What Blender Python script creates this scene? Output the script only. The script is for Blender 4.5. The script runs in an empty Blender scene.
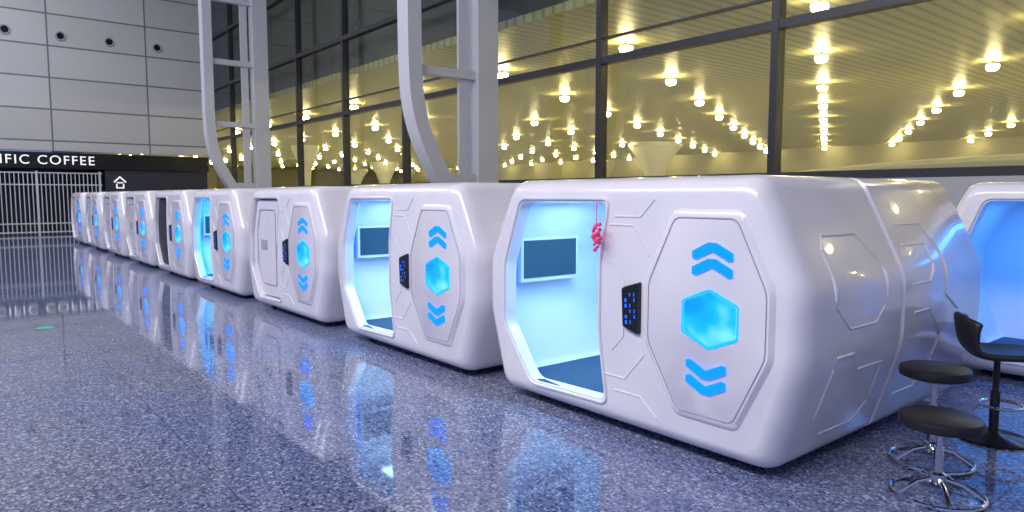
import bpy, bmesh, math, random
from mathutils import Vector, Matrix
random.seed(4)
S=bpy.context.scene
S.view_settings.view_transform='Standard'
S.view_settings.look='None'
COL=S.collection

# ------------------------------------------------------------ materials
def mat(name, col=(.8,.8,.8), rough=.5, metal=0, emis=None, es=0, spec=.5, coat=0):
    m=bpy.data.materials.new(name); m.use_nodes=True
    b=m.node_tree.nodes['Principled BSDF']
    b.inputs['Base Color'].default_value=(*col,1)
    b.inputs['Roughness'].default_value=rough
    b.inputs['Metallic'].default_value=metal
    b.inputs['Specular IOR Level'].default_value=spec
    b.inputs['Coat Weight'].default_value=coat
    if emis:
        b.inputs['Emission Color'].default_value=(*emis,1)
        b.inputs['Emission Strength'].default_value=es
    return m
def nodes(m): return m.node_tree.nodes, m.node_tree.links, m.node_tree.nodes['Principled BSDF']
def ramp(n, stops, interp='LINEAR'):
    r=n.new('ShaderNodeValToRGB'); r.color_ramp.interpolation=interp
    e=r.color_ramp.elements
    while len(e)<len(stops): e.new(.5)
    for i,(p,c) in enumerate(stops):
        e[i].position=p; e[i].color=(*c,1)
    return r

M_white=mat('pod_white_gelcoat',(.84,.81,.86),.24,coat=.5)
n,l,b=nodes(M_white)
tc=n.new('ShaderNodeTexCoord'); nz=n.new('ShaderNodeTexNoise'); nz.inputs['Scale'].default_value=2.2
l.new(tc.outputs['Object'],nz.inputs['Vector'])
r=ramp(n,[(.3,(.81,.77,.82)),(.7,(.87,.84,.88))]); l.new(nz.outputs['Fac'],r.inputs[0]); l.new(r.outputs[0],b.inputs['Base Color'])
M_groove=mat('pod_seam_grey',(.42,.40,.48),.5)
M_inner=mat('pod_interior_white',(.76,.85,.93),.55)
M_carpet=mat('pod_carpet_teal',(.10,.22,.27),.9)
n,l,b=nodes(M_carpet)
tc=n.new('ShaderNodeTexCoord'); nz=n.new('ShaderNodeTexNoise'); nz.inputs['Scale'].default_value=120
l.new(tc.outputs['Object'],nz.inputs['Vector'])
r=ramp(n,[(.3,(.015,.055,.12)),(.7,(.04,.12,.21))]); l.new(nz.outputs['Fac'],r.inputs[0]); l.new(r.outputs[0],b.inputs['Base Color'])
M_blue=mat('chevron_led_blue',(.0,.03,.1),.3,emis=(.0,.15,1),es=2.4)
M_hex=mat('hexagon_led_cyan',(.0,.1,.2),.25,emis=(.05,.6,1),es=2.2)
n,l,b=nodes(M_hex)
tc=n.new('ShaderNodeTexCoord'); nz=n.new('ShaderNodeTexNoise'); nz.inputs['Scale'].default_value=4.5; nz.inputs['Detail'].default_value=1.5
l.new(tc.outputs['Object'],nz.inputs['Vector'])
r=ramp(n,[(.3,(.0,.13,.7)),(.5,(.005,.24,.8)),(.72,(.12,.42,.85))]); l.new(nz.outputs['Fac'],r.inputs[0]); l.new(r.outputs[0],b.inputs['Emission Color'])
M_hexrim=mat('hexagon_rim_cyan',(.0,.2,.5),.3,emis=(.0,.22,1),es=2.4)
M_strip=mat('led_strip',(.1,.4,.8),.4,emis=(.12,.5,1),es=1.6)
M_edge=mat('door_edge_led',(.03,.2,.8),.4,emis=(.01,.22,1),es=4)
M_black=mat('black_gloss',(.012,.012,.018),.18)
M_key=mat('keypad_led',(.0,.05,.3),.3,emis=(.01,.14,.9),es=1.2)
M_bezel=mat('tv_bezel_white',(.75,.8,.85),.3)
M_screen=mat('tv_screen',(.006,.015,.03),.25,emis=(.01,.09,.22),es=.8)
M_rubber=mat('foot_rubber',(.03,.03,.03),.7)
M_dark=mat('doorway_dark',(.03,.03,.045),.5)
M_pink=mat('pink_felt',(.85,.06,.22),.6,emis=(.8,.05,.2),es=.12)

# floor granite, with the hall's blue light tinted into its colour
M_floor=mat('polished_granite',(.2,.2,.3),.05,spec=.8)
n,l,b=nodes(M_floor)
tc=n.new('ShaderNodeTexCoord')
v=n.new('ShaderNodeTexVoronoi'); v.inputs['Scale'].default_value=66; v.inputs['Randomness'].default_value=1
l.new(tc.outputs['Object'],v.inputs['Vector'])
sx=n.new('ShaderNodeSeparateColor'); l.new(v.outputs['Color'],sx.inputs[0])
r=ramp(n,[(0,(.045,.05,.10)),(.25,(.12,.14,.225)),(.55,(.18,.205,.30)),(.85,(.27,.285,.38)),(.96,(.50,.50,.57))])
l.new(sx.outputs[0],r.inputs[0])
nz=n.new('ShaderNodeTexNoise'); nz.inputs['Scale'].default_value=.5; l.new(tc.outputs['Object'],nz.inputs['Vector'])
r2=ramp(n,[(.3,(.70,.82,1.1)),(.7,(.98,.97,.97))]); l.new(nz.outputs['Fac'],r2.inputs[0])  # large bluish patches stand for LED light falling on the floor
mx=n.new('ShaderNodeMix'); mx.data_type='RGBA'; mx.blend_type='MULTIPLY'; mx.inputs[0].default_value=1
l.new(r.outputs[0],mx.inputs[6]); l.new(r2.outputs[0],mx.inputs[7])
br=n.new('ShaderNodeTexBrick'); br.offset=0; br.inputs['Scale'].default_value=1
br.inputs['Brick Width'].default_value=1.2; br.inputs['Row Height'].default_value=1.2; br.inputs['Mortar Size'].default_value=.004
br.inputs['Color1'].default_value=(1,1,1,1); br.inputs['Color2'].default_value=(.93,.93,.96,1); br.inputs['Mortar'].default_value=(.35,.35,.4,1)
l.new(tc.outputs['Object'],br.inputs['Vector'])
mx2=n.new('ShaderNodeMix'); mx2.data_type='RGBA'; mx2.blend_type='MULTIPLY'; mx2.inputs[0].default_value=1
l.new(mx.outputs[2],mx2.inputs[6]); l.new(br.outputs['Color'],mx2.inputs[7])
l.new(mx2.outputs[2],b.inputs['Base Color'])

def panel_mat(name,c1,c2,mortar,w,h,ms):
    m=mat(name,c1,.45); n,l,b=nodes(m)
    tc=n.new('ShaderNodeTexCoord'); sp=n.new('ShaderNodeSeparateXYZ'); cb=n.new('ShaderNodeCombineXYZ')
    l.new(tc.outputs['Object'],sp.inputs[0]); l.new(sp.outputs[1],cb.inputs[0]); l.new(sp.outputs[2],cb.inputs[1])
    br=n.new('ShaderNodeTexBrick'); br.offset=0; br.inputs['Scale'].default_value=1
    br.inputs['Brick Width'].default_value=w; br.inputs['Row Height'].default_value=h; br.inputs['Mortar Size'].default_value=ms
    br.inputs['Color1'].default_value=(*c1,1); br.inputs['Color2'].default_value=(*c2,1); br.inputs['Mortar'].default_value=(*mortar,1)
    l.new(cb.outputs[0],br.inputs['Vector']); l.new(br.outputs['Color'],b.inputs['Base Color'])
    return m
M_wall=panel_mat('wall_metal_panels',(.54,.54,.54),(.60,.60,.60),(.18,.18,.20),3.9,1.38,.035)
M_signb=mat('sign_black',(.008,.008,.01),.35)
M_text=mat('sign_letters',(.9,.9,.9),.4,emis=(1,1,1),es=.6)
M_gate=mat('gate_white_steel',(.65,.68,.75),.4)
M_shop=mat('shop_dark_interior',(.03,.035,.05),.5)
M_steel=mat('column_white_steel',(.62,.63,.67),.4)
M_mull=mat('mullion_dark',(.035,.035,.04),.4)
M_sill=mat('sill_wall_grey',(.42,.43,.44),.5)
M_pane_dark=mat('upper_pane_dark',(.10,.10,.11),.6)
M_inceil=mat('ceiling_grey',(.35,.36,.4),.7)
M_glass=bpy.data.materials.new('curtain_glass'); M_glass.use_nodes=True
nt=M_glass.node_tree; nt.nodes.clear()
o=nt.nodes.new('ShaderNodeOutputMaterial'); t=nt.nodes.new('ShaderNodeBsdfTransparent'); g=nt.nodes.new('ShaderNodeBsdfGlossy'); m_=nt.nodes.new('ShaderNodeMixShader')
t.inputs[0].default_value=(.90,.92,.84,1); g.inputs['Roughness'].default_value=.02; m_.inputs[0].default_value=.08
nt.links.new(t.outputs[0],m_.inputs[1]); nt.links.new(g.outputs[0],m_.inputs[2]); nt.links.new(m_.outputs[0],o.inputs[0])
M_ceil=mat('hall_slat_ceiling',(.6,.55,.28),.4)
n,l,b=nodes(M_ceil)
tc=n.new('ShaderNodeTexCoord'); wv=n.new('ShaderNodeTexWave'); wv.bands_direction='X'; wv.inputs['Scale'].default_value=.9
l.new(tc.outputs['Object'],wv.inputs['Vector'])
r=ramp(n,[(.0,(.34,.32,.17)),(.25,(.52,.50,.29)),(1,(.58,.56,.33))]); l.new(wv.outputs['Fac'],r.inputs[0]); l.new(r.outputs[0],b.inputs['Base Color'])
M_lamp=mat('downlight_warm',(1,.9,.6),.3,emis=(1,.80,.42),es=85)
M_hallfloor=mat('hall_floor',(.25,.24,.18),.25)
M_hallwall=mat('hall_wall',(.42,.40,.26),.5)
M_funnel=mat('funnel_white',(.9,.9,.82),.5)
M_chrome=mat('chrome',(.75,.75,.8),.12,metal=1)
M_leather=mat('black_leather',(.010,.010,.013),.45)
M_green=mat('exit_guide_green',(.03,.3,.18),.4,emis=(.03,.5,.3),es=.4)

# ------------------------------------------------------------ helpers
def obj_from_bm(name,bm,mats,parent=None,smooth=True,angle=35,loc=None):
    me=bpy.data.meshes.new(name); bmesh.ops.recalc_face_normals(bm,faces=bm.faces)
    bm.to_mesh(me); bm.free()
    for m in mats: me.materials.append(m)
    if smooth:
        for p in me.polygons: p.use_smooth=True
        me.set_sharp_from_angle(angle=math.radians(angle))
    ob=bpy.data.objects.new(name,me); COL.objects.link(ob)
    if parent: ob.parent=parent
    if loc: ob.location=loc
    return ob
def box(bm,c,s,mi=0,rot=None):
    r=bmesh.ops.create_cube(bm,size=1)
    M=Matrix.Translation(c)@(rot if rot else Matrix())@Matrix.Diagonal((*s,1))
    bmesh.ops.transform(bm,matrix=M,verts=r['verts'])
    for f in {f for v in r['verts'] for f in v.link_faces}: f.material_index=mi
def round_poly(pts,r,n=5):
    out=[];N=len(pts)
    for i in range(N):
        p=Vector(pts[i]);a=Vector(pts[i-1]);c=Vector(pts[(i+1)%N])
        d1=(a-p);d2=(c-p);rr=min(r,d1.length*.45,d2.length*.45)
        s=p+d1.normalized()*rr;e=p+d2.normalized()*rr
        for k in range(n+1):
            t=k/n; out.append(tuple(s*(1-t)**2+p*2*t*(1-t)+e*t*t))
    return out
def loop_edges(bm,vs):
    return [bm.edges.get((vs[i],vs[(i+1)%len(vs)])) or bm.edges.new((vs[i],vs[(i+1)%len(vs)])) for i in range(len(vs))]
def skin(bm,A,B,mi=0):
    for i in range(len(A)):
        j=(i+1)%len(A); f=bm.faces.new((A[i],A[j],B[j],B[i])); f.material_index=mi
def prism(bm,pts,y0,y1,inset=0,mi=0,mi_front=None):
    cx=sum(p[0] for p in pts)/len(pts); cz=sum(p[1] for p in pts)/len(pts)
    w=max(abs(p[0]-cx) for p in pts); h=max(abs(p[1]-cz) for p in pts)
    A=[bm.verts.new((p[0],y0,p[1])) for p in pts]
    B=[bm.verts.new((cx+(p[0]-cx)*(1-inset/w),y1,cz+(p[1]-cz)*(1-inset/h))) for p in pts]
    skin(bm,A,B,mi); f=bm.faces.new(B); f.material_index=mi if mi_front is None else mi_front
def tube(bm,pts,r,mi=0,closed=True,k=6):
    P=[Vector(p) for p in pts];N=len(P);rings=[]
    for i in range(N):
        a=P[i-1] if (closed or i>0) else P[i]; c=P[(i+1)%N] if (closed or i<N-1) else P[i]
        t=(c-a).normalized(); up=Vector((0,0,1)) if abs(t.z)<.9 else Vector((1,0,0))
        if abs(t.y)<.3 : up=Vector((0,1,0))
        n1=t.cross(up).normalized(); n2=t.cross(n1).normalized()
        rings.append([bm.verts.new(P[i]+(n1*math.cos(2*math.pi*j/k)+n2*math.sin(2*math.pi*j/k))*r) for j in range(k)])
    for i in range(N if closed else N-1): skin(bm,rings[i],rings[(i+1)%N],mi)
    if not closed:
        bm.faces.new(rings[0]).material_index=mi; bm.faces.new(rings[-1]).material_index=mi
def lathe(bm,prof,n=32,mi=0,c=(0,0,0)):
    rings=[]
    for (r,z) in prof:
        if r<1e-5: rings.append([bm.verts.new((c[0],c[1],c[2]+z))])
        else: rings.append([bm.verts.new((c[0]+r*math.cos(2*math.pi*j/n),c[1]+r*math.sin(2*math.pi*j/n),c[2]+z)) for j in range(n)])
    for A,B in zip(rings,rings[1:]):
        for j in range(n):
            k=(j+1)%n
            if len(A)==1 and len(B)==1: continue
            if len(A)==1: f=bm.faces.new((A[0],B[j],B[k]))
            elif len(B)==1: f=bm.faces.new((A[j],A[k],B[0]))
            else: f=bm.faces.new((A[j],A[k],B[k],B[j]))
            f.material_index=mi
def empty(name,loc):
    e=bpy.data.objects.new(name,None); e.location=loc; e.empty_display_size=.3; COL.objects.link(e); return e

# ------------------------------------------------------------ sleeping pod
HW=1.46; ZC=.94; HH=.89
OUT=round_poly([(-1.14,1.83),(1.14,1.83),(HW,1.17),(HW,.72),(1.26,.05),(-1.26,.05),(-HW,.72),(-HW,1.17)],.10,6)
def sect(d): return [(x*(1-d/HW),ZC+(z-ZC)*(1-d/HH)) for x,z in OUT]
DOOR=round_poly([(-.97,1.66),(-.03,1.66),(-.11,1.22),(-.11,.72),(-.03,.22),(-.84,.20),(-1.17,.64),(-1.17,1.12)],.07,5)
DEPTH=2.95
def halfw(z):
    P=[(.05,1.26),(.72,HW),(1.17,HW),(1.83,1.14)]
    for (z0,x0),(z1,x1) in zip(P,P[1:]):
        if z0<=z<=z1: return x0+(x1-x0)*(z-z0)/(z1-z0)
    return 1.2
def build_body():
    bm=bmesh.new()
    prof=[(0,.115),(.01,.085),(.03,.055),(.065,.026),(.115,.008),(.17,0),(1.27,0),(1.285,.022),(1.32,.022),(1.335,0),(2.78,0),(2.87,.03),(2.92,.08),(DEPTH,.16)]
    loops=[[bm.verts.new((x,y,z)) for x,z in sect(d)] for y,d in prof]
    for i,(A,B) in enumerate(zip(loops,loops[1:])): skin(bm,A,B,1 if prof[i][0] in(1.285,) else 0)
    bm.faces.new(loops[-1])
    dv=[bm.verts.new((x,0,z)) for x,z in DOOR]
    e=loop_edges(bm,loops[0])+loop_edges(bm,dv)
    bmesh.ops.triangle_fill(bm,use_beauty=True,use_dissolve=False,edges=e)
    cx=-.6;cz=.93
    d1=[bm.verts.new((cx+(x-cx)*.995,.05,cz+(z-cz)*.995)) for x,z in DOOR]
    d2=[bm.verts.new((cx+(x-cx)*.985,.10,cz+(z-cz)*.985)) for x,z in DOOR]
    skin(bm,dv,d1,0); skin(bm,d1,d2,0)
    tube(bm,[(cx+(x-cx)*1.045,-.002,cz+(z-cz)*1.03) for x,z in DOOR],.013,0)
    plate=round_poly([(.56,1.62),(1.06,1.62),(1.29,1.16),(1.29,.74),(1.06,.27),(.60,.27),(.33,.72),(.33,1.14)],.05,4)
    prism(bm,plate,.0,-.024,.028,0)
    cxp=.82
    tube(bm,[(cxp+(x-cxp)*.9,-.024,ZC+(z-ZC)*.92) for x,z in plate],.005,1)
    for pl in ([(.0,1.50),(.22,1.50),(.36,1.30)],[(-.03,.42),(.16,.42),(.33,.62)],[(.02,1.25),(.14,1.12),(.14,.72),(.03,.6)],[(.40,1.68),(.28,1.56),(.05,1.56)],[(.45,.2),(.30,.32),(.06,.32)]):
        tube(bm,[(x,.003,z) for x,z in pl],.009,0,closed=False)
    for sg in (-1,1):
        def sp(y,z): return (sg*(halfw(z)-.003),y,z)
        def sl(path,closed=True):
            pts=[]
            for (a,b2) in zip(path,path[1:]+([path[0]] if closed else [])):
                for k in range(6):
                    t=k/6; pts.append(sp(a[0]+(b2[0]-a[0])*t,a[1]+(b2[1]-a[1])*t))
            if not closed: pts.append(sp(*path[-1]))
            tube(bm,pts,.010,0,closed=closed)
        sl([(.42,1.46),(.85,1.46),(1.05,1.26),(1.05,1.02),(.90,.90),(.55,.90),(.36,1.05),(.36,1.36)])
        sl([(.40,.74),(.62,.74),(.72,.62),(1.08,.62),(1.08,.34),(.92,.22),(.48,.22),(.36,.36)])
        sl([(1.5,1.5),(1.9,1.5),(2.05,1.3),(2.05,.98),(2.3,.85)],False)
        sl([(1.5,.3),(1.85,.3),(2.0,.5),(2.0,.68),(1.75,.9),(1.5,.9)],False)
        sl([(1.45,1.10),(1.75,1.10),(1.85,1.22),(1.85,1.36),(1.45,1.36)],False)
    return bm
def octagon_hex(s=1): return [(0,.175*s),(.19*s,.095*s),(.19*s,-.095*s),(0,-.175*s),(-.19*s,-.095*s),(-.19*s,.095*s)]
LX=.86;LZ=.94
def build_lights():
    bm=bmesh.new()
    prism(bm,[(LX+x,LZ+z) for x,z in round_poly(octagon_hex(),.012,3)],-.018,-.034,.008,0)
    tube(bm,[(LX+x,-.024,LZ+z) for x,z in round_poly(octagon_hex(1.05),.012,3)],.008,2)
    ch=[(-.145,-.048),(-.145,-.006),(-.03,.052),(.03,.052),(.145,-.006),(.145,-.048),(.115,-.055),(.0,.0),(-.115,-.055)]
    for sgn in(1,-1):
        for zz in(.325,.425):
            A=[bm.verts.new((LX+.015*sgn+x,-.018,LZ+sgn*(zz+z))) for x,z in ch]
            B=[bm.verts.new((v.co.x,-.034,v.co.z)) for v in A]
            skin(bm,A,B,1)
            for ids in ((0,1,2,7,8),(7,2,3),(7,3,4,5,6)):
                f=bm.faces.new([B[i] for i in ids]); f.material_index=1
    return bm
def build_keypad():
    bm=bmesh.new()
    pad=round_poly([(.135,1.07),(.30,1.12),(.30,.75),(.15,.79)],.018,3)
    prism(bm,pad,0,-.028,.008,0)
    for c in range(3):
        for k in range(6):
            if (c*2+k)%3==0: continue
            x=.18+c*.038+k*.002; z=1.02-k*.038+c*.004
            box(bm,(x,-.0285,z),(.008 if c else .018,.003,.024),1)
    return bm
def build_interior():
    bm=bmesh.new()
    A=[bm.verts.new((x,.02,z)) for x,z in sect(.15)]
    B=[bm.verts.new((x,1.22,z)) for x,z in sect(.15)]
    skin(bm,A,B,0); bm.faces.new(B)
    box(bm,(-.0,.62,.20),(2.3,1.18,.02),1)
    box(bm,(-.2,.55,1.665),(1.5,.05,.012),2)
    box(bm,(.45,.75,.62),(1.3,.85,.08),0)
    cx=-.6;cz=.93
    tube(bm,[(cx+(x-cx)*1.04,.11,cz+(z-cz)*1.03) for x,z in DOOR],.012,3)
    return bm
def build_tv():
    bm=bmesh.new()
    box(bm,(-1.225,.53,1.145),(.05,.68,.385),0)
    box(bm,(-1.198,.53,1.15),(.006,.625,.33),1)
    box(bm,(-1.27,.53,1.145),(.06,.15,.12),0)
    return bm
def build_feet():
    bm=bmesh.new()
    for x in(-.95,.95):
        for y in(.25,1.3,2.6): lathe(bm,[(0,0),(.05,0),(.05,.02),(.03,.03),(.03,.09),(0,.09)],12,c=(x,y,0))
    return bm
def build_closed():
    bm=bmesh.new()
    pts=[(-.6+(x+.6)*.98,.93+(z-.93)*.98) for x,z in DOOR]
    prism(bm,pts,.09,.035,.01,0)
    tube(bm,[(x,.035,z) for x,z in round_poly([(-.85,1.5),(-.25,1.5),(-.25,.4),(-.78,.4),(-.98,.66),(-.98,1.2)],.05,4)],.012,1)
    box(bm,(-.22,.025,.93),(.03,.02,.22),1)
    box(bm,(-.72,.03,.98),(.22,.012,.14),1)
    return bm
def build_doorway_shade():
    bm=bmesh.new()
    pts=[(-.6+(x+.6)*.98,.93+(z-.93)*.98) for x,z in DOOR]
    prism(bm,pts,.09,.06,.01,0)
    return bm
proto={}
def part(key,builder,mats,parent,angle=35):
    if key not in proto:
        ob=obj_from_bm(key,builder(),mats,parent,angle=angle); proto[key]=ob.data
    else:
        ob=bpy.data.objects.new(key,proto[key]); COL.objects.link(ob); ob.parent=parent
    return ob
def pod(x,y,kind,tv=True):
    e=empty('sleeping_pod',(x,y,0))
    part('body',build_body,[M_white,M_groove],e,40)
    part('led_emblem',build_lights,[M_hex,M_blue,M_hexrim],e)
    part('keypad',build_keypad,[M_black,M_key],e)
    part('feet',build_feet,[M_rubber],e)
    if kind=='open':
        part('interior',build_interior,[M_inner,M_carpet,M_strip,M_edge],e)
        if tv: part('television',build_tv,[M_bezel,M_screen],e)
        L=bpy.data.lights.new('pod_lamp','AREA'); L.shape='RECTANGLE'; L.size=1.4; L.size_y=.5; L.energy=24 if tv else 16; L.color=(.38,.68,1) if tv else (.06,.33,1)
        if x<-12: L.color=(.05,.6,1)
        lo=bpy.data.objects.new('pod_lamp',L); COL.objects.link(lo); lo.parent=e; lo.location=(-.25,.55,1.62)
    elif kind=='closed': part('sliding_door',build_closed,[M_white,M_groove],e)
    else: part('doorway_shade_sheet',build_doorway_shade,[M_dark],e)  # dark sheet across the doorway, stands in for the unlit inside
    return e
FY=3.65
for x,k in zip([-3.38,-6.44,-9.65,-12.85,-15.95,-19.15,-22.4,-25.7,-29.1],['open','open','closed','open','dark','closed','closed','closed','closed']):
    pod(x,FY,k)
pod(-1.25,7.45,'open',False)

# ------------------------------------------------------------ room
WY=10.8; WX=-37.0
def simple(name,parts,mats,smooth=False):
    bm=bmesh.new()
    for p in parts: box(bm,*p)
    return obj_from_bm(name,bm,mats,smooth=smooth)
simple('floor',[((-12.5,-.6,-.05),(49,22.8,.1))],[M_floor])
simple('ceiling',[((-12.5,-.6,14.05),(49,22.8,.1))],[M_inceil])
simple('wall_end',[((WX-.15,2.0,8.85),(.3,17.6,10.3))],[M_wall])
simple('sign_fascia',[((WX+.05,2.2,3.27),(.3,16.4,.7))],[M_signb])
def text(name,s,size,loc,mat_,al='RIGHT'):
    c=bpy.data.curves.new(name,'FONT'); c.body=s; c.size=size; c.extrude=.02; c.align_x=al; c.space_character=1.18
    c.materials.append(mat_); o=bpy.data.objects.new(name,c); COL.objects.link(o); o.location=loc; o.rotation_euler=(math.pi/2,0,math.pi/2)
    return o
text('sign_lettering','PACIFIC COFFEE',.56,(WX+.225,5.45,3.10),M_text)
simple('shop_dark_panel',[((WX+.02,8.1,1.46),(.1,4.5,2.9))],[M_shop])  # flat dark panel standing in for the shop's shaded inside
bm=bmesh.new()
box(bm,(0,-.12,.17),(.03,.36,.06),0,Matrix.Rotation(math.radians(45),4,'X'))
box(bm,(0,.12,.17),(.03,.36,.06),0,Matrix.Rotation(math.radians(-45),4,'X'))
box(bm,(0,0,.02),(.03,.26,.05)); box(bm,(0,0,-.22),(.03,.30,.05)); box(bm,(0,-.14,-.13),(.03,.05,.2)); box(bm,(0,.14,-.13),(.03,.05,.2))
obj_from_bm('shop_emblem',bm,[M_text],smooth=False,loc=(WX+.085,6.45,2.3))
simple('shop_interior',[((WX-2.5,2.2,1.8),(.1,16.4,3.6)),((WX-1.45,2.2,3.3),(2.2,16.4,.1))],[M_shop])
simple('shop_floor',[((WX-1.3,2.2,-.06),(2.6,16.4,.08))],[M_shop])
bm=bmesh.new()
y=-4.0
while y<5.65:
    box(bm,(WX+.25,y,1.38),(.03,.035,2.7)); y+=.16
for z in(.12,.5,2.2,2.72): box(bm,(WX+.25,.85,z),(.045,9.7,.05))
for yy in(-4,-1.6,.8,3.2,5.6): box(bm,(WX+.25,yy,1.4),(.08,.09,2.8))
obj_from_bm('security_gate',bm,[M_gate],smooth=False)
for yy in(2.4,4.4,6.3,8.3):
    bm=bmesh.new(); lathe(bm,[(0,.02),(.14,.02),(.16,.07),(.20,.07),(.22,0)],28)
    bmesh.ops.rotate(bm,cent=(0,0,0),matrix=Matrix.Rotation(math.pi/2,3,'Y'),verts=bm.verts)
    for f in bm.faces:
        if all((v.co.y**2+v.co.z**2)<.15**2 for v in f.verts): f.material_index=1
    obj_from_bm('round_air_nozzle',bm,[M_sill,M_black],loc=(WX+.001,yy,8.75))

zs=[2.02,4.5,7.0,9.5,12.0]
bm=bmesh.new()
x0=-.952*WY
xs=[x0+.368*WY*i for i in range(-7,6)]
xs=[x for x in xs if x>WX]
for x in xs: box(bm,(x,WY,7.98),(.13,.22,11.96))
for z in zs:
    box(bm,((WX+12)/2,WY,z),(12-WX,.20,.14))
box(bm,((WX+12)/2,WY,4.95),(12-WX,.10,.04))
obj_from_bm('window_frame',bm,[M_mull],smooth=False)
simple('window_1',[(((WX+12)/2,WY+.02,8.0),(12-WX,.02,11.9))],[M_glass])
simple('wall_sill',[(((WX+12.2)/2,WY,.98),(11.8-WX,.35,1.96))],[M_sill])

def column(x):
    bm=bmesh.new()
    w=.42
    box(bm,(x,9.55,7.0),(w,.55,14.0))
    path=[(7.68,14),(7.66,9),(7.66,6),(7.67,4.4),(7.74,3.6),(7.95,2.9),(8.35,2.15),(8.85,1.5),(9.4,1.1)]
    P=[]
    for i in range(len(path)-1):
        for kk in range(4):
            t=kk/4; p0=Vector(path[max(i-1,0)]);p1=Vector(path[i]);p2=Vector(path[i+1]);p3=Vector(path[min(i+2,len(path)-1)])
            P.append(.5*((2*p1)+(p2-p0)*t+(2*p0-5*p1+4*p2-p3)*t*t+(3*p1-p0-3*p2+p3)*t**3))
    P.append(Vector(path[-1]))
    rings=[]
    for i,p in enumerate(P):
        t=(P[min(i+1,len(P)-1)]-P[max(i-1,0)]).normalized(); nn=Vector((t.y,-t.x))*.16
        rings.append([bm.verts.new((x+sx,(p+s*nn).x,(p+s*nn).y)) for sx,s in((-w/2,-1),(w/2,-1),(w/2,1),(-w/2,1))])
    for A,B in zip(rings,rings[1:]): skin(bm,A,B)
    bm.faces.new(rings[0]); bm.faces.new(rings[-1])
    for z in(2.1,4.35,6.6,8.85,11.1):
        ya=7.8 if z>4 else 8.4
        box(bm,(x,(ya+9.4)/2,z),(.22,9.4-ya,.18))
    box(bm,(x-.0,9.0,7),(.08,.25,13.9))
    return obj_from_bm('steel_truss_column',bm,[M_steel],smooth=False)
column(-12.75); column(-26.9)

# ------------------------------------------------------------ outer hall
CZ=5.9
simple('hall_floor',[((-45,35,-.06),(130,48,.1))],[M_hallfloor])
simple('ceiling_hall',[((-45,35.1,CZ+.1),(130,47.8,.2))],[M_ceil])
simple('upper_pane_backing',[((-45,11.5,10.2),(130,.2,8.2))],[M_pane_dark])  # added dark sheet, makes panes above the hall ceiling look dark
simple('wall_hall_back',[((-45,59.2,2.9),(130,.4,6))],[M_hallwall])
simple('wall_hall_left',[((-110,35,2.9),(.4,48,6))],[M_hallwall])
bm=bmesh.new()
yy=14.6; row=0
while yy<58:
    xx=-100+(3.3 if row%2 else .6)
    while xx<18:
        lathe(bm,[(0,-.32),(.12,-.32),(.18,-.25),(.18,-.16),(0,-.12)],8,0,(xx,yy,CZ))
        lathe(bm,[(.03,-.14),(.03,0)],5,1,(xx,yy,CZ))
        xx+=5.4
    yy+=5.4; row+=1
obj_from_bm('hall_downlights',bm,[M_lamp,M_mull])
def funnel(x,y,r):
    bm=bmesh.new(); lathe(bm,[(r*.35,0),(r*.33,2.6),(r*.40,3.6),(r*.65,4.7),(r,5.6),(r,CZ-.02)],36)
    obj_from_bm('funnel_column',bm,[M_funnel],loc=(x,y,0))
funnel(-36,44,2.1); funnel(-56,23.5,1.1); funnel(-78,43,1.8); funnel(-100,50,2)
bm=bmesh.new()
def arch(y,x,w,z0,h,r):
    tube(bm,[(x-w+2*w*i/24,y,z0+h*(1-(2*i/24-1)**2)) for i in range(25)],r,0,closed=False)
for i in range(4): arch(26+i*2.0,-6+i*.2,15,1.7,1.2,.12)
n_=24
A=[[bm.verts.new((-6-15+30*i/n_,26+7*j,1.75+1.2*(1-(2*i/n_-1)**2))) for i in range(n_+1)] for j in(0,1)]
for i in range(n_): bm.faces.new((A[0][i],A[0][i+1],A[1][i+1],A[1][i]))
for xx in(-20.5,-13,-6,1,8.5):
    zt=1.7+1.2*(1-((xx+6)/15)**2); box(bm,(xx,29,zt/2),(.3,.3,zt))
obj_from_bm('arched_canopy',bm,[M_funnel])
def area(name,loc,size,sy,e,col,rot=(0,0,0)):
    L=bpy.data.lights.new(name,'AREA'); L.shape='RECTANGLE'; L.size=size; L.size_y=sy; L.energy=e; L.color=col
    o=bpy.data.objects.new(name,L); COL.objects.link(o); o.location=loc; o.rotation_euler=rot; return o
area('hall_fill_up',(-40,36,.6),110,44,3600,(1,.88,.58),(math.pi,0,0))  # added fill from below, evens out brightness of the hall ceiling

# ------------------------------------------------------------ stools
def stool(x,y,h,r=.205):
    e=empty('round_stool',(x,y,0))
    bm=bmesh.new(); lathe(bm,[(0,h-.075),(r*.8,h-.075),(r*.98,h-.06),(r,h-.035),(r*.97,h-.01),(r*.85,h),(0,h+.004)],40)
    obj_from_bm('seat',bm,[M_leather],e)
    bm=bmesh.new(); lathe(bm,[(0,.06),(.045,.06),(.045,.13),(.026,.14),(.026,h*.6),(.016,h*.6),(.016,h-.09),(.07,h-.08),(.07,h-.07)],20)
    for i in range(5):
        a=2*math.pi*i/5+.3
        tube(bm,[(.03*math.cos(a),.03*math.sin(a),.10),(.12*math.cos(a),.12*math.sin(a),.085),(.23*math.cos(a),.23*math.sin(a),.02)],.014,0,False,8)
    tube(bm,[(.235*math.cos(2*math.pi*i/40),.235*math.sin(2*math.pi*i/40),.014) for i in range(40)],.013,0,True,8)
    obj_from_bm('chrome_base',bm,[M_chrome],e)
    return e
stool(-1.44,4.30,.47,.215)
stool(-1.66,4.82,.625,.205)
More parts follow.
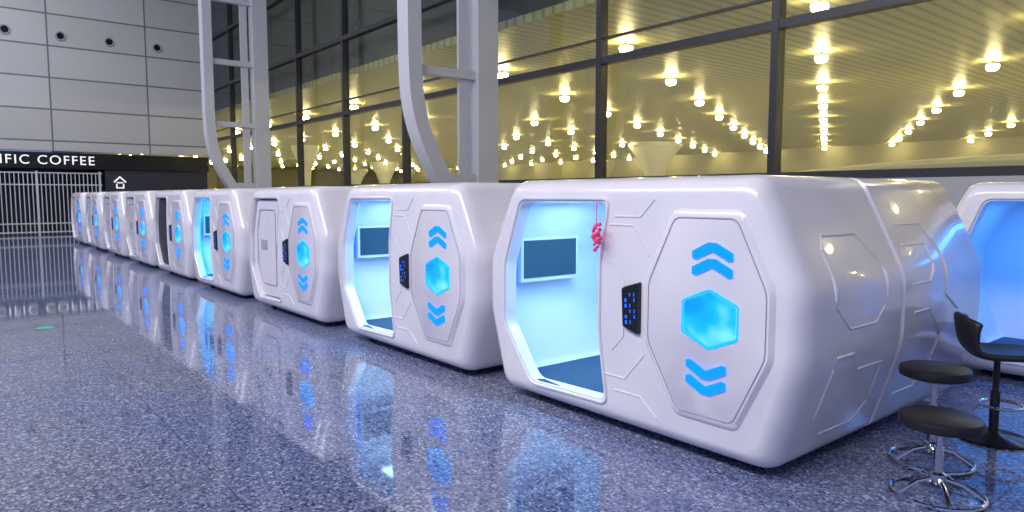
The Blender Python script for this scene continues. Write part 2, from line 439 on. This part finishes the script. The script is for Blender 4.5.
def bar_chair(x,y,ang):
    e=empty('bar_chair',(x,y,0)); e.rotation_euler=(0,0,ang)
    bm=bmesh.new()
    prof=[(.26,.585),(.18,.60),(.06,.595),(-.06,.59),(-.14,.60),(-.20,.65),(-.23,.73),(-.25,.84),(-.255,.89)]
    nu=12; G=[]
    for i,(px,pz) in enumerate(prof):
        row=[]
        bk=max(0,(i-4)/4)
        for j in range(nu+1):
            u=-1+2*j/nu; wd=.23*(1-.10*bk)*(1 if i else .85)
            row.append(bm.verts.new((px+.12*bk*u*u,u*wd,pz+.035*u*u*(1-bk)-.05*bk*u*u)))
        G.append(row)
    for a,b_ in zip(G,G[1:]):
        for j in range(nu): bm.faces.new((a[j],a[j+1],b_[j+1],b_[j]))
    s=obj_from_bm('seat_shell',bm,[M_leather],e,angle=80)
    m=s.modifiers.new('thick','SOLIDIFY'); m.thickness=.045; m.offset=0
    m=s.modifiers.new('sub','SUBSURF'); m.levels=1; m.render_levels=2
    bm=bmesh.new(); lathe(bm,[(0,0),(.22,0),(.225,.012),(.2,.025),(.05,.045),(.03,.06),(.03,.35),(.02,.35),(.02,.57),(.09,.575),(0,.58)],36)
    obj_from_bm('pedestal',bm,[M_black],e)
    bm=bmesh.new(); tube(bm,[(.04+.13*math.cos(2*math.pi*i/28),.13*math.sin(2*math.pi*i/28),.25) for i in range(28)],.011,0,True,8)
    obj_from_bm('foot_ring',bm,[M_chrome],e)
bar_chair(-1.55,5.62,math.radians(30))

# ------------------------------------------------------------ small things
bm=bmesh.new()
tube(bm,[(0,0,.16),(0,0,.0)],.004,0,False,6)
for i in range(16):
    z=-.012*i; a=i*2.4; rr=.028 if i<12 else .018
    r_=bmesh.ops.create_icosphere(bm,subdivisions=2,radius=random.uniform(.014,.022)*(1 if i<12 else .7))
    bmesh.ops.translate(bm,vec=(rr*math.cos(a),rr*math.sin(a)*.7,z),verts=r_['verts'])
obj_from_bm('hanging_flower_ornament',bm,[M_pink],loc=(-3.38-.06,FY-.07,1.50))
bm=bmesh.new(); lathe(bm,[(.13,0),(.13,.006),(.10,.008)],28,1); lathe(bm,[(.10,.008),(0,.008)],28,0)
obj_from_bm('floor_exit_guide_light',bm,[M_green,M_chrome],loc=(-10.7,.93,.001))

# ------------------------------------------------------------ lights/world
w=bpy.data.worlds.new('World'); S.world=w; w.use_nodes=True
bg=w.node_tree.nodes['Background']; bg.inputs[0].default_value=(.30,.40,.80,1); bg.inputs[1].default_value=.55
area('unseen_overhead_key',(-6,-7,13.6),24,4,4700,(1,.97,1),(math.radians(30),0,0))  # added soft light high out of view, brightens the pod fronts
area('unseen_overhead_far',(-29,-1,13.6),14,5,1600,(.97,.97,1),(0,math.radians(10),0))  # second added light, unseen, lifts the far pods and end wall

# ------------------------------------------------------------ camera
cam=bpy.data.cameras.new('camera'); cam.lens=36*695/1024; cam.sensor_width=36
co=bpy.data.objects.new('camera',cam); COL.objects.link(co); S.camera=co
co.location=(0,0,1.7)
p=math.radians(4.93); F=Vector((-.775*math.cos(p),.632*math.cos(p),-math.sin(p)))
co.rotation_euler=F.to_track_quat('-Z','Y').to_euler()
